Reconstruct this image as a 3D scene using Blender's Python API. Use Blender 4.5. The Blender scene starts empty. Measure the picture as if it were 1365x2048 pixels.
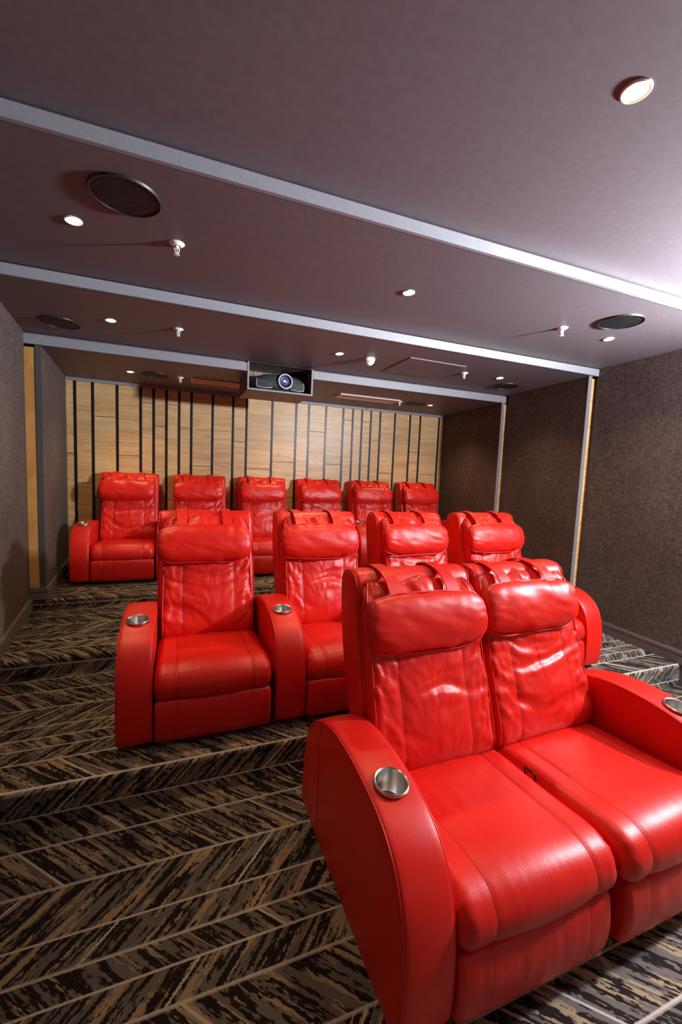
import bpy, bmesh, math, random
from mathutils import Vector, Matrix, noise
random.seed(7)
S = bpy.context.scene
COL = S.collection
PI = math.pi

# ------------------------------------------------------------------ helpers
def tag(o, label=None, cat=None, group=None, kind=None):
    if label: o['label'] = label
    if cat: o['category'] = cat
    if group: o['group'] = group
    if kind: o['kind'] = kind
    return o

def link(name, me, parent=None, mat=None):
    o = bpy.data.objects.new(name, me)
    COL.objects.link(o)
    if parent is not None: o.parent = parent
    if mat is not None and me is not None and not me.materials: me.materials.append(mat)
    return o

def empty(name, loc=(0, 0, 0), rz=0.0):
    o = bpy.data.objects.new(name, None)
    COL.objects.link(o); o.location = loc; o.rotation_euler = (0, 0, rz)
    o.empty_display_size = 0.05
    return o

class MB:
    """collects shapes into one mesh"""
    def __init__(s): s.v = []; s.f = []; s.uv = None
    def add(s, vs, fs):
        n = len(s.v); s.v += [tuple(v) for v in vs]; s.f += [tuple(i + n for i in f) for f in fs]
    def box(s, x0, x1, y0, y1, z0, z1):
        s.add([(x, y, z) for x in (x0, x1) for y in (y0, y1) for z in (z0, z1)],
              [(0, 1, 3, 2), (4, 6, 7, 5), (0, 4, 5, 1), (2, 3, 7, 6), (0, 2, 6, 4), (1, 5, 7, 3)])
    def prism(s, poly, z0, z1):      # poly in xy
        n = len(poly)
        s.add([(p[0], p[1], z0) for p in poly] + [(p[0], p[1], z1) for p in poly],
              [tuple(range(n))[::-1], tuple(range(n, 2 * n))] + [(i, (i + 1) % n, n + (i + 1) % n, n + i) for i in range(n)])
    def yzprism(s, poly, x0, x1):    # poly in yz
        n = len(poly)
        s.add([(x0, p[0], p[1]) for p in poly] + [(x1, p[0], p[1]) for p in poly],
              [tuple(range(n)), tuple(range(2 * n - 1, n - 1, -1))] + [(i, n + i, n + (i + 1) % n, (i + 1) % n) for i in range(n)])
    def lathe(s, prof, c=(0, 0, 0), seg=40, M=None, close=False):
        vs = []; fs = []; n = len(prof)
        for k in range(seg):
            a = 2 * PI * k / seg
            for r, z in prof:
                p = Vector((r * math.cos(a), r * math.sin(a), z))
                if M: p = M @ p
                vs.append((p.x + c[0], p.y + c[1], p.z + c[2]))
        for k in range(seg):
            k2 = (k + 1) % seg
            for i in range(n - 1 if not close else n):
                j = (i + 1) % n
                fs.append((k * n + i, k2 * n + i, k2 * n + j, k * n + j))
        s.add(vs, fs)
    def tube(s, pts, r, seg=8, closed=False):
        pts = [Vector(p) for p in pts]; n = len(pts); vs = []; fs = []
        up = Vector((0.13, 0.21, 0.97)).normalized(); prev = None
        for i, p in enumerate(pts):
            a = pts[(i - 1) % n] if (closed or i > 0) else p
            b = pts[(i + 1) % n] if (closed or i < n - 1) else p
            t = (b - a).normalized()
            if prev is None: u = t.cross(up).normalized()
            else: u = (prev - t * prev.dot(t)).normalized()
            prev = u; w = t.cross(u)
            for k in range(seg):
                an = 2 * PI * k / seg
                q = p + (u * math.cos(an) + w * math.sin(an)) * r
                vs.append(q)
        for i in range(n if closed else n - 1):
            j = (i + 1) % n
            for k in range(seg):
                l = (k + 1) % seg
                fs.append((i * seg + k, i * seg + l, j * seg + l, j * seg + k))
        if not closed:
            fs.append(tuple(range(seg))[::-1]); fs.append(tuple((n - 1) * seg + k for k in range(seg)))
        s.add(vs, fs)
    def mesh(s, name, smooth=False, recalc=True, bevel=0):
        me = bpy.data.meshes.new(name); me.from_pydata(s.v, [], s.f)
        if recalc or bevel:
            bm = bmesh.new(); bm.from_mesh(me); bmesh.ops.recalc_face_normals(bm, faces=bm.faces)
            if bevel:
                es = [e for e in bm.edges if len(e.link_faces) == 2 and e.calc_face_angle(0) > 0.6]
                bmesh.ops.bevel(bm, geom=es, offset=bevel, segments=2, profile=0.7, affect='EDGES')
            bm.to_mesh(me); bm.free()
        if smooth:
            me.polygons.foreach_set('use_smooth', [True] * len(me.polygons))
            if smooth != 'all': me.set_sharp_from_angle(angle=0.7)
        me.update()
        return me
    def obj(s, name, mat, parent=None, **k):
        return link(name, s.mesh(name, **k), parent, mat)

def catmull(P, n, closed=True):
    P = [Vector((p[0], p[1])) for p in P]; m = len(P); dense = []
    for i in range(m if closed else m - 1):
        if closed: a, b, c, d = P[(i - 1) % m], P[i], P[(i + 1) % m], P[(i + 2) % m]
        else: a, b, c, d = P[max(i - 1, 0)], P[i], P[i + 1], P[min(i + 2, m - 1)]
        for k in range(12):
            t = k / 12.0
            dense.append(0.5 * ((2 * b) + (c - a) * t + (2 * a - 5 * b + 4 * c - d) * t * t + (3 * b - a - 3 * c + d) * t ** 3))
    if not closed: dense.append(P[-1])
    L = [0.0]; q = dense + ([dense[0]] if closed else [])
    for i in range(1, len(q)): L.append(L[-1] + (q[i] - q[i - 1]).length)
    out = []; j = 0; tot = L[-1]; cnt = n if closed else n - 1
    for k in range(n):
        s = tot * k / cnt
        while j < len(L) - 2 and L[j + 1] < s: j += 1
        f = (s - L[j]) / max(L[j + 1] - L[j], 1e-9)
        out.append(q[j].lerp(q[j + 1], min(f, 1)))
    return out

def nrm(pts):
    n = len(pts); area = sum(pts[i].x * pts[(i + 1) % n].y - pts[(i + 1) % n].x * pts[i].y for i in range(n))
    sg = 1 if area > 0 else -1; out = []
    for i in range(n):
        t = (pts[(i + 1) % n] - pts[(i - 1) % n]).normalized()
        out.append(Vector((t.y, -t.x)) * sg)
    return out

def pad(mb, prof, hw, r, nt=90, nx=40, disp=None, mode='inset', smooth_prof=True, x0=0.0, power=4.0):
    """closed yz profile swept along x, ends rounded; disp(x, p, n, t) -> outward offset"""
    P = catmull(prof, nt) if smooth_prof else [Vector(p) for p in prof]
    nt = len(P); N = nrm(P); c = sum(P, Vector((0, 0))) / nt
    st = []
    if mode == 'inset':
        K = 5
        for k in range(K + 1):
            a = (PI / 2) * k / K; st.append((-hw + r * (1 - math.sin(a)) if True else 0, r * (1 - math.cos(PI / 2 - a))))
        st = [(-hw + r * (1 - math.cos(PI / 2 * k / K)), r * (1 - math.sin(PI / 2 * k / K))) for k in range(K + 1)]
        mid = [(-hw + r + (2 * hw - 2 * r) * k / nx, 0.0) for k in range(1, nx)]
        st = st + mid + [(-a, b) for a, b in reversed(st)]
    else:
        for k in range(nx + 1):
            u = -math.cos(PI * k / nx) * 0.9985
            u = math.copysign(abs(u) ** 0.8, u)
            st.append((hw * u, (1 - abs(u) ** power) ** (1 / power)))
    vs = []; fs = []
    for (x, d) in st:
        for i in range(nt):
            if mode == 'inset': p = P[i] - N[i] * d
            else: p = c + (P[i] - c) * d
            if disp: p = p + N[i] * disp(x, p, N[i], i / nt)
            vs.append((x + x0, p.x, p.y))
    m = len(st)
    for k in range(m - 1):
        for i in range(nt):
            j = (i + 1) % nt
            fs.append((k * nt + i, k * nt + j, (k + 1) * nt + j, (k + 1) * nt + i))
    fs.append(tuple(range(nt))[::-1]); fs.append(tuple((m - 1) * nt + i for i in range(nt)))
    mb.add(vs, fs)
    return P, N

# ------------------------------------------------------------------ materials
def newmat(name):
    m = bpy.data.materials.new(name); m.use_nodes = True
    nt = m.node_tree; b = nt.nodes['Principled BSDF']
    return m, nt, b
def nd(nt, t, **k):
    n = nt.nodes.new(t)
    for a, v in k.items():
        if a.startswith('i_'):
            key = a[2:]; key = int(key) if key.isdigit() else key
            n.inputs[key].default_value = v
        else: setattr(n, a, v)
    return n
def lk(nt, a, b): nt.links.new(a, b)
def math_n(nt, op, a, b=None, c=None, clamp=False):
    n = nt.nodes.new('ShaderNodeMath'); n.operation = op; n.use_clamp = clamp
    for i, v in enumerate((a, b, c)):
        if v is None: continue
        if isinstance(v, (int, float)): n.inputs[i].default_value = v
        else: nt.links.new(v, n.inputs[i])
    return n.outputs[0]
def ramp(nt, fac, stops, interp='LINEAR'):
    r = nt.nodes.new('ShaderNodeValToRGB'); r.color_ramp.interpolation = interp
    e = r.color_ramp.elements
    e[0].position = stops[0][0]; e[0].color = (*stops[0][1], 1)
    e[1].position = stops[-1][0]; e[1].color = (*stops[-1][1], 1)
    for p, c in stops[1:-1]:
        x = e.new(p); x.color = (*c, 1)
    nt.links.new(fac, r.inputs[0]); return r.outputs[0]
def bump(nt, b, h, strength, dist):
    n = nd(nt, 'ShaderNodeBump'); n.inputs['Strength'].default_value = strength; n.inputs['Distance'].default_value = dist
    lk(nt, h, n.inputs['Height']); lk(nt, n.outputs[0], b.inputs['Normal']); return n
def simple(name, col, rough=0.5, metal=0.0, spec=0.5, nz=0, nscale=40, dist=0.001, var=0.0):
    m, nt, b = newmat(name)
    b.inputs['Base Color'].default_value = (*col, 1); b.inputs['Roughness'].default_value = rough
    b.inputs['Metallic'].default_value = metal; b.inputs['Specular IOR Level'].default_value = spec
    if nz or var:
        tc = nd(nt, 'ShaderNodeTexCoord'); n = nd(nt, 'ShaderNodeTexNoise', i_Scale=nscale, i_Detail=4.0)
        lk(nt, tc.outputs['Object'], n.inputs['Vector'])
        if nz: bump(nt, b, n.outputs[0], nz, dist)
        if var:
            c0 = tuple(x * (1 - var) for x in col); c1 = tuple(min(1, x * (1 + var)) for x in col)
            lk(nt, ramp(nt, n.outputs[0], [(0.3, c0), (0.7, c1)]), b.inputs['Base Color'])
    return m
def emit(name, col, st):
    m, nt, b = newmat(name); b.inputs['Base Color'].default_value = (*col, 1)
    b.inputs['Emission Color'].default_value = (*col, 1); b.inputs['Emission Strength'].default_value = st
    return m

RED = (0.68, 0.0115, 0.0055)
def leather(name, seam=None, streak=0.0):
    m, nt, b = newmat(name)
    tc = nd(nt, 'ShaderNodeTexCoord'); co = tc.outputs['Object']
    b.inputs['Roughness'].default_value = 0.38; b.inputs['Specular IOR Level'].default_value = 0.45
    big = nd(nt, 'ShaderNodeTexNoise', i_Scale=5.0, i_Detail=3.0); lk(nt, co, big.inputs['Vector'])
    col = ramp(nt, big.outputs[0], [(0.3, tuple(c * 0.9 for c in RED)), (0.7, RED)])
    grain = nd(nt, 'ShaderNodeTexVoronoi', i_Scale=420.0); lk(nt, co, grain.inputs['Vector'])
    wr = nd(nt, 'ShaderNodeTexNoise', i_Scale=1.0, i_Detail=3.0)
    mp = nd(nt, 'ShaderNodeMapping'); mp.inputs['Scale'].default_value = (38, 9, 9); lk(nt, co, mp.inputs['Vector']); lk(nt, mp.outputs[0], wr.inputs['Vector'])
    h = math_n(nt, 'ADD', math_n(nt, 'MULTIPLY', grain.outputs[0], 0.00022), math_n(nt, 'MULTIPLY', wr.outputs[0], 0.0022 * streak))
    if seam is not None:
        sx = nd(nt, 'ShaderNodeSeparateXYZ'); lk(nt, co, sx.inputs[0])
        ax = math_n(nt, 'ABSOLUTE', sx.outputs[0])
        d = math_n(nt, 'ABSOLUTE', math_n(nt, 'SUBTRACT', ax, seam))
        line = math_n(nt, 'SUBTRACT', 1.0, math_n(nt, 'DIVIDE', d, 0.0028), clamp=True)
        d2 = math_n(nt, 'ABSOLUTE', math_n(nt, 'SUBTRACT', ax, seam + 0.007))
        line2 = math_n(nt, 'SUBTRACT', 1.0, math_n(nt, 'DIVIDE', d2, 0.0018), clamp=True)
        yz = math_n(nt, 'ADD', sx.outputs[1], math_n(nt, 'MULTIPLY', sx.outputs[2], 1.3))
        st = math_n(nt, 'GREATER_THAN', math_n(nt, 'FRACT', math_n(nt, 'MULTIPLY', yz, 150.0)), 0.4)
        line2 = math_n(nt, 'MULTIPLY', line2, st)
        h = math_n(nt, 'SUBTRACT', h, math_n(nt, 'MULTIPLY', line, 0.0012))
        h = math_n(nt, 'SUBTRACT', h, math_n(nt, 'MULTIPLY', line2, 0.0008))
        mx = nd(nt, 'ShaderNodeMixRGB'); mx.inputs[2].default_value = (0.35, 0.008, 0.008, 1)
        lk(nt, math_n(nt, 'MULTIPLY', math_n(nt, 'MAXIMUM', line, line2), 0.75), mx.inputs[0]); lk(nt, col, mx.inputs[1]); col = mx.outputs[0]
    lk(nt, col, b.inputs['Base Color'])
    bump(nt, b, h, 1.0, 1.0)
    return m
M_LEATHER = leather('red_leather')
M_SEAT = leather('red_leather_seat', 0.178, 0.4)
M_BACK = leather('red_leather_back', 0.150, 0.6)
M_PIPE = simple('red_leather_piping', (0.62, 0.011, 0.010), 0.42)
M_BLACK = simple('black_plastic', (0.012, 0.012, 0.013), 0.45)
M_UNDER = simple('black_underframe', (0.015, 0.012, 0.012), 0.8)
M_STEEL = simple('brushed_steel', (0.66, 0.64, 0.61), 0.27, 1.0)
M_DARKMET = simple('black_metal', (0.02, 0.02, 0.022), 0.35, 0.6)
M_CEIL = simple('maroon_ceiling_paint', (0.132, 0.110, 0.122), 0.5, spec=0.35, nz=0.12, nscale=30, dist=0.002, var=0.07)
M_FASCIA = simple('grey_fascia_paint', (0.22, 0.215, 0.24), 0.5, nz=0.3, nscale=60, dist=0.001, var=0.06)
M_BASE = simple('baseboard_paint', (0.135, 0.112, 0.114), 0.45)
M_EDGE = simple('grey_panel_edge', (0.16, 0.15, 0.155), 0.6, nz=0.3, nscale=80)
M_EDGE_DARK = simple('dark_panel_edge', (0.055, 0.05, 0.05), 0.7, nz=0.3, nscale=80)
M_WHITE = simple('white_plastic', (0.82, 0.80, 0.78), 0.35)
M_GRILLE = None
M_LAMP = emit('lamp_glow', (1.0, 0.72, 0.40), 22.0)
M_DIFF = simple('diffuser_paint', (0.52, 0.40, 0.36), 0.45)
M_DARK = simple('dark_cavity', (0.012, 0.010, 0.010), 0.8)
M_BOX = simple('projector_box_paint', (0.115, 0.072, 0.070), 0.45, nz=0.2, nscale=40)

def mk_grille():
    m, nt, b = newmat('speaker_grille')
    tc = nd(nt, 'ShaderNodeTexCoord'); v = nd(nt, 'ShaderNodeTexVoronoi', i_Scale=330.0); lk(nt, tc.outputs['Object'], v.inputs['Vector'])
    n = nd(nt, 'ShaderNodeTexNoise', i_Scale=14.0, i_Detail=2.0); lk(nt, tc.outputs['Object'], n.inputs['Vector'])
    c = ramp(nt, v.outputs[0], [(0.25, (0.002, 0.002, 0.002)), (0.5, (0.010, 0.009, 0.010))])
    lk(nt, c, b.inputs['Base Color']); b.inputs['Roughness'].default_value = 0.55; b.inputs['Specular IOR Level'].default_value = 0.3
    bump(nt, b, math_n(nt, 'ADD', math_n(nt, 'MULTIPLY', v.outputs[0], 0.0008), math_n(nt, 'MULTIPLY', n.outputs[0], 0.006)), 1.0, 1.0)
    return m
M_GRILLE = mk_grille()

def mk_fabric():
    m, nt, b = newmat('woven_wall_fabric')
    tc = nd(nt, 'ShaderNodeTexCoord'); co = tc.outputs['Object']
    def st(sc, d=2.0):
        mp = nd(nt, 'ShaderNodeMapping'); mp.inputs['Scale'].default_value = sc; lk(nt, co, mp.inputs['Vector'])
        n = nd(nt, 'ShaderNodeTexNoise', i_Scale=1.0, i_Detail=d); lk(nt, mp.outputs[0], n.inputs['Vector']); return n.outputs[0]
    a = st((30, 22, 330)); c = st((200, 330, 24)); g = st((2, 2, 2))
    s = math_n(nt, 'ADD', math_n(nt, 'ADD', math_n(nt, 'MULTIPLY', a, 0.5), math_n(nt, 'MULTIPLY', c, 0.5)), math_n(nt, 'MULTIPLY', math_n(nt, 'SUBTRACT', g, 0.5), 0.12))
    lk(nt, ramp(nt, s, [(0.36, (0.034, 0.024, 0.022)), (0.5, (0.088, 0.065, 0.058)), (0.64, (0.185, 0.148, 0.134))]), b.inputs['Base Color'])
    b.inputs['Roughness'].default_value = 0.8; b.inputs['Specular IOR Level'].default_value = 0.25
    bump(nt, b, s, 0.6, 0.003)
    return m
M_FABRIC = mk_fabric()

def mk_wood(name, cols, rough=0.4, sc=(2.2, 60, 60), rnd=True):
    m, nt, b = newmat(name)
    tc = nd(nt, 'ShaderNodeTexCoord'); oi = nd(nt, 'ShaderNodeObjectInfo')
    off = nd(nt, 'ShaderNodeVectorMath', operation='SCALE'); off.inputs[0].default_value = (17, 9, 31)
    lk(nt, oi.outputs['Random'], off.inputs['Scale'])
    ad = nd(nt, 'ShaderNodeVectorMath', operation='ADD'); lk(nt, tc.outputs['Object'], ad.inputs[0]); lk(nt, off.outputs[0], ad.inputs[1])
    w0 = nd(nt, 'ShaderNodeTexNoise', i_Scale=2.5, i_Detail=2.0); lk(nt, ad.outputs[0], w0.inputs['Vector'])
    sx = nd(nt, 'ShaderNodeSeparateXYZ'); lk(nt, ad.outputs[0], sx.inputs[0])
    mp = nd(nt, 'ShaderNodeMapping'); mp.inputs['Scale'].default_value = sc; lk(nt, ad.outputs[0], mp.inputs['Vector'])
    va = nd(nt, 'ShaderNodeVectorMath', operation='ADD'); lk(nt, mp.outputs[0], va.inputs[0])
    vs = nd(nt, 'ShaderNodeVectorMath', operation='SCALE', ); vs.inputs['Scale'].default_value = 3.0; lk(nt, w0.outputs['Color'], vs.inputs[0]); lk(nt, vs.outputs[0], va.inputs[1])
    n1 = nd(nt, 'ShaderNodeTexNoise', i_Scale=1.0, i_Detail=5.0, i_Roughness=0.6); lk(nt, va.outputs[0], n1.inputs['Vector'])
    n2 = nd(nt, 'ShaderNodeTexNoise', i_Scale=0.22, i_Detail=2.0); lk(nt, va.outputs[0], n2.inputs['Vector'])
    f = math_n(nt, 'ADD', math_n(nt, 'MULTIPLY', n1.outputs[0], 0.6), math_n(nt, 'MULTIPLY', n2.outputs[0], 0.4))
    if rnd: f = math_n(nt, 'ADD', f, math_n(nt, 'MULTIPLY', math_n(nt, 'SUBTRACT', oi.outputs['Random'], 0.5), 0.10))
    lk(nt, ramp(nt, f, [(0.34, cols[0]), (0.5, cols[1]), (0.66, cols[2])]), b.inputs['Base Color'])
    b.inputs['Roughness'].default_value = rough
    bump(nt, b, n1.outputs[0], 0.25, 0.001)
    return m
M_OAK = mk_wood('oak_veneer', [(0.42, 0.235, 0.092), (0.57, 0.35, 0.155), (0.68, 0.46, 0.225)])
M_PLY = mk_wood('plywood', [(0.36, 0.15, 0.035), (0.50, 0.235, 0.06), (0.60, 0.31, 0.10)], 0.5, (8, 8, 1.6), False)
M_DWOOD = mk_wood('dark_lining_wood', [(0.10, 0.065, 0.045), (0.20, 0.135, 0.095), (0.30, 0.21, 0.15)], 0.5, (40, 40, 3))

def mk_carpet():
    m, nt, b = newmat('chevron_carpet')
    uvn = nd(nt, 'ShaderNodeUVMap'); uvn.uv_map = 'run'
    sx = nd(nt, 'ShaderNodeSeparateXYZ'); lk(nt, uvn.outputs[0], sx.inputs[0])
    X = sx.outputs[0]; Yr = sx.outputs[1]
    # slight pile jitter
    jn = nd(nt, 'ShaderNodeTexNoise', i_Scale=150.0, i_Detail=2.0); lk(nt, uvn.outputs[0], jn.inputs['Vector'])
    jit = math_n(nt, 'MULTIPLY', math_n(nt, 'SUBTRACT', jn.outputs[0], 0.5), 0.012)
    Y = math_n(nt, 'ADD', Yr, math_n(nt, 'MULTIPLY', jit, 0.35))
    PER = 1.14
    rep = math_n(nt, 'DIVIDE', math_n(nt, 'ADD', math_n(nt, 'SUBTRACT', Y, 1.21), PER * 6), PER)
    fr = math_n(nt, 'FRACT', rep); cyc = math_n(nt, 'FLOOR', rep)
    offs = [0, .086, .191, .376, .573, .735, .858, 1.036]
    sign = [-1, 1, 1, -1, -1, 1, -1, 1]
    st = [(o / PER, (0.0 if s < 0 else 1.0, ((k * 37) % 11) / 11.0, k / 8.0)) for k, (o, s) in enumerate(zip(offs, sign))]
    band = ramp(nt, fr, st, 'CONSTANT')
    bs = nd(nt, 'ShaderNodeSeparateColor'); lk(nt, band, bs.inputs[0])
    sg = math_n(nt, 'SUBTRACT', math_n(nt, 'MULTIPLY', bs.outputs[0], 2.0), 1.0)
    # thin lines
    w = 0.0036 / PER
    ls = [(0.0, (1, 1, 1)), (w, (0, 0, 0))]
    for o in offs[1:]: ls += [(o / PER - w, (0, 0, 0)), (o / PER, (1, 1, 1)), (o / PER + w, (0, 0, 0))]
    ls += [(1 - w, (0, 0, 0)), (1.0, (1, 1, 1))]
    line = ramp(nt, fr, ls)
    line = math_n(nt, 'MULTIPLY', math_n(nt, 'POWER', line, 0.5), 1.25, clamp=True)
    bid = math_n(nt, 'ADD', math_n(nt, 'MULTIPLY', bs.outputs[1], 7.0), math_n(nt, 'MULTIPLY', cyc, 3.7))
    yj = math_n(nt, 'ADD', Yr, jit); xj = math_n(nt, 'ADD', X, math_n(nt, 'MULTIPLY', jit, -0.8))
    p = math_n(nt, 'MULTIPLY', math_n(nt, 'SUBTRACT', xj, math_n(nt, 'MULTIPLY', sg, yj)), 0.7071)
    q = math_n(nt, 'MULTIPLY', math_n(nt, 'ADD', xj, math_n(nt, 'MULTIPLY', sg, yj)), 0.7071)
    def fld(a, c, det, seed, rough=0.55):
        cv = nd(nt, 'ShaderNodeCombineXYZ')
        lk(nt, math_n(nt, 'MULTIPLY', p, a), cv.inputs[0]); lk(nt, math_n(nt, 'MULTIPLY', q, c), cv.inputs[1])
        lk(nt, math_n(nt, 'ADD', bid, seed), cv.inputs[2])
        n = nd(nt, 'ShaderNodeTexNoise', i_Scale=1.0, i_Detail=det, i_Roughness=rough); lk(nt, cv.outputs[0], n.inputs['Vector']); return n.outputs[0]
    A = fld(58, 4.2, 3.0, 0.0); B = fld(40, 3.0, 3.0, 41.0); C = fld(120, 40, 2.0, 83.0)
    a = math_n(nt, 'ADD', math_n(nt, 'MULTIPLY', A, 0.70), math_n(nt, 'MULTIPLY', C, 0.30))
    bb = math_n(nt, 'ADD', math_n(nt, 'MULTIPLY', B, 0.82), math_n(nt, 'MULTIPLY', C, 0.18))
    dark = math_n(nt, 'MULTIPLY', math_n(nt, 'SUBTRACT', a, 0.497), 45.0, clamp=True)
    tan = math_n(nt, 'MULTIPLY', math_n(nt, 'SUBTRACT', bb, 0.512), 45.0, clamp=True)
    m1 = nd(nt, 'ShaderNodeMixRGB'); m1.inputs[1].default_value = (0.158, 0.138, 0.124, 1); m1.inputs[2].default_value = (0.385, 0.28, 0.165, 1); lk(nt, tan, m1.inputs[0])
    m2 = nd(nt, 'ShaderNodeMixRGB'); m2.inputs[2].default_value = (0.020, 0.0135, 0.013, 1); lk(nt, dark, m2.inputs[0]); lk(nt, m1.outputs[0], m2.inputs[1])
    # sparse diagonal pale lines
    pd = math_n(nt, 'ADD', p, math_n(nt, 'MULTIPLY', math_n(nt, 'FRACT', math_n(nt, 'MULTIPLY', bid, 0.618)), 0.62))
    ff = math_n(nt, 'ABSOLUTE', math_n(nt, 'SUBTRACT', math_n(nt, 'FRACT', math_n(nt, 'DIVIDE', pd, 0.62)), 0.5))
    dl = math_n(nt, 'LESS_THAN', ff, 0.0065)
    L = math_n(nt, 'MAXIMUM', line, math_n(nt, 'MULTIPLY', dl, 0.85))
    m3 = nd(nt, 'ShaderNodeMixRGB'); m3.inputs[2].default_value = (0.62, 0.55, 0.47, 1); lk(nt, L, m3.inputs[0]); lk(nt, m2.outputs[0], m3.inputs[1])
    lk(nt, m3.outputs[0], b.inputs['Base Color'])
    b.inputs['Roughness'].default_value = 0.95; b.inputs['Specular IOR Level'].default_value = 0.15
    pile = nd(nt, 'ShaderNodeTexNoise', i_Scale=420.0, i_Detail=2.0); lk(nt, uvn.outputs[0], pile.inputs['Vector'])
    bump(nt, b, pile.outputs[0], 0.6, 0.003)
    return m
M_CARPET = mk_carpet()

# ------------------------------------------------------------------ camera
CAMZ = 1.475
yaw, pit, rol, fpx = .3717, .0912, .0418, 844.76
def mm(a, b): return a @ b
cyw, syw = math.cos(yaw), math.sin(yaw)
Ry = Matrix(((cyw, -syw, 0), (syw, cyw, 0), (0, 0, 1)))
Bm = Matrix(((1, 0, 0), (0, 0, -1), (0, 1, 0)))
Rp = Matrix(((1, 0, 0), (0, math.cos(pit), -math.sin(pit)), (0, math.sin(pit), math.cos(pit))))
Rr = Matrix(((math.cos(rol), -math.sin(rol), 0), (math.sin(rol), math.cos(rol), 0), (0, 0, 1)))
W2C = Rr @ Rp @ Bm @ Ry
right, down, fwd = Vector(W2C[0]), Vector(W2C[1]), Vector(W2C[2])
R3 = Matrix((right, -down, -fwd)).transposed()
cam = bpy.data.cameras.new('camera'); co = bpy.data.objects.new('camera', cam); COL.objects.link(co)
co.matrix_world = Matrix.Translation((0, 0, CAMZ)) @ R3.to_4x4()
cam.sensor_fit = 'VERTICAL'; cam.sensor_height = 36; cam.lens = fpx / 2048 * 36; cam.clip_start = 0.02; cam.clip_end = 60
S.camera = co

# ------------------------------------------------------------------ room dimensions
XL, XR = -1.24, 3.78         # hard side walls behind the fabric panels
YB, YF = 5.46, -3.4
Y2, Y3, Y4 = 1.945, 3.035, 4.11        # risers
Z2, Z3, Z35, Z4 = -0.035, 0.13, 0.245, 0.32
ZA, ZB, ZC, ZD = 2.597, 2.54, 2.475, 2.39
FA, FB, FC = 1.745, 2.93, 4.11           # fascia planes

# floor: carpet run over the steps
def floor():
    P = [(YF, Z2), (0.0, Z2)]
    def riser(y, z0, z1):
        r = 0.022; P.append((y - 0.004, z0)); P.append((y, z0 + 0.006))
        P.append((y, z1 - r))
        for k in range(1, 6):
            a = PI / 2 * k / 5; P.append((y + r - r * math.cos(a), z1 - r + r * math.sin(a)))
    riser(Y2, Z2, Z3); k0 = 3; k1 = len(P) - 1; riser(Y3, Z3, Z35); riser(Y4, Z35, Z4)
    P.append((YB + 0.1, Z4))
    s = [P[0][0]]
    for i in range(1, len(P)): s.append(s[-1] + math.hypot(P[i][0] - P[i - 1][0], P[i][1] - P[i - 1][1]))
    sc_ = 1.0237
    top0 = s[k0 - 1]; top1 = s[k1]; v0 = top0 / sc_; v1 = 2.075
    s = [(q / sc_ if i < k0 else (v0 + (q - top0) * (v1 - v0) / (top1 - top0) if i <= k1 else v1 + q - top1)) for i, q in enumerate(s)]
    me = bpy.data.meshes.new('floor'); vs = []; fs = []
    xs = (XL - 0.1, XR + 0.1)
    for y, z in P: vs += [(xs[0], y, z), (xs[1], y, z)]
    n = len(P)
    for i in range(n - 1): fs.append((2 * i, 2 * i + 1, 2 * i + 3, 2 * i + 2))
    me.from_pydata(vs, [], fs)
    uv = me.uv_layers.new(name='run')
    for poly in me.polygons:
        for li in poly.loop_indices:
            vi = me.loops[li].vertex_index; uv.data[li].uv = (vs[vi][0], s[vi // 2])
    me.polygons.foreach_set('use_smooth', [True] * len(me.polygons)); me.set_sharp_from_angle(angle=0.6)
    o = link('floor', me, None, M_CARPET); tag(o, 'dark chevron striped carpet running over the floor and steps', 'floor', kind='structure')
    md = o.modifiers.new('s', 'SOLIDIFY'); md.thickness = 0.05; md.offset = -1
floor()

# ceiling: four planes stepping down, one mesh
m = MB()
m.box(XL - .1, XR + .1, YF - .1, FA + 0.02, ZA, ZA + .1)
m.box(XL - .1, XR + .1, FA + 0.001, FB + 0.02, ZB, ZB + .14)
m.box(XL - .1, XR + .1, FB + 0.001, FC + 0.02, ZC, ZC + .14)
BX0, BX1, BYR = .601, 1.239, 4.631
m.box(XL - .1, BX0, FC + 0.001, YB + .1, ZD, ZD + .14)
m.box(BX1, XR + .1, FC + 0.001, YB + .1, ZD, ZD + .14)
m.box(BX0, BX1, BYR, YB + .1, ZD, ZD + .14)
m.box(BX0 - .01, BX1 + .01, FC + 0.02, BYR + .01, ZC + 0.002, ZC + .14)
tag(m.obj('ceiling', M_CEIL), 'maroon brown ceiling stepping down towards the back', 'ceiling', kind='structure')

def fascia(name, y, z0, z1, x0, x1, label):
    m = MB(); m.box(x0, x1, y - 0.022, y, z0 - 0.002, z1)
    tag(m.obj(name, M_FASCIA, bevel=0.002), label, 'ceiling trim', kind='structure')
fascia('trim_1', FA, ZB, ZA - 0.006, XL, XR, 'grey fascia board across the ceiling nearest the camera')
fascia('trim_2', FB, ZC, ZB - 0.006, XL, 3.66, 'grey fascia board across the middle of the ceiling')
fascia('trim_3', FC, ZD, ZC - 0.012, -1.16, 0.600, 'grey fascia board left of the projector box')
fascia('trim_3', FC, ZD, ZC - 0.012, 1.242, 3.655, 'grey fascia board right of the projector box')
fascia('trim_4', YB - 0.012, ZD - 0.03, ZD, -1.14, 3.72, 'thin grey trim above the wood cladding')

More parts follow.
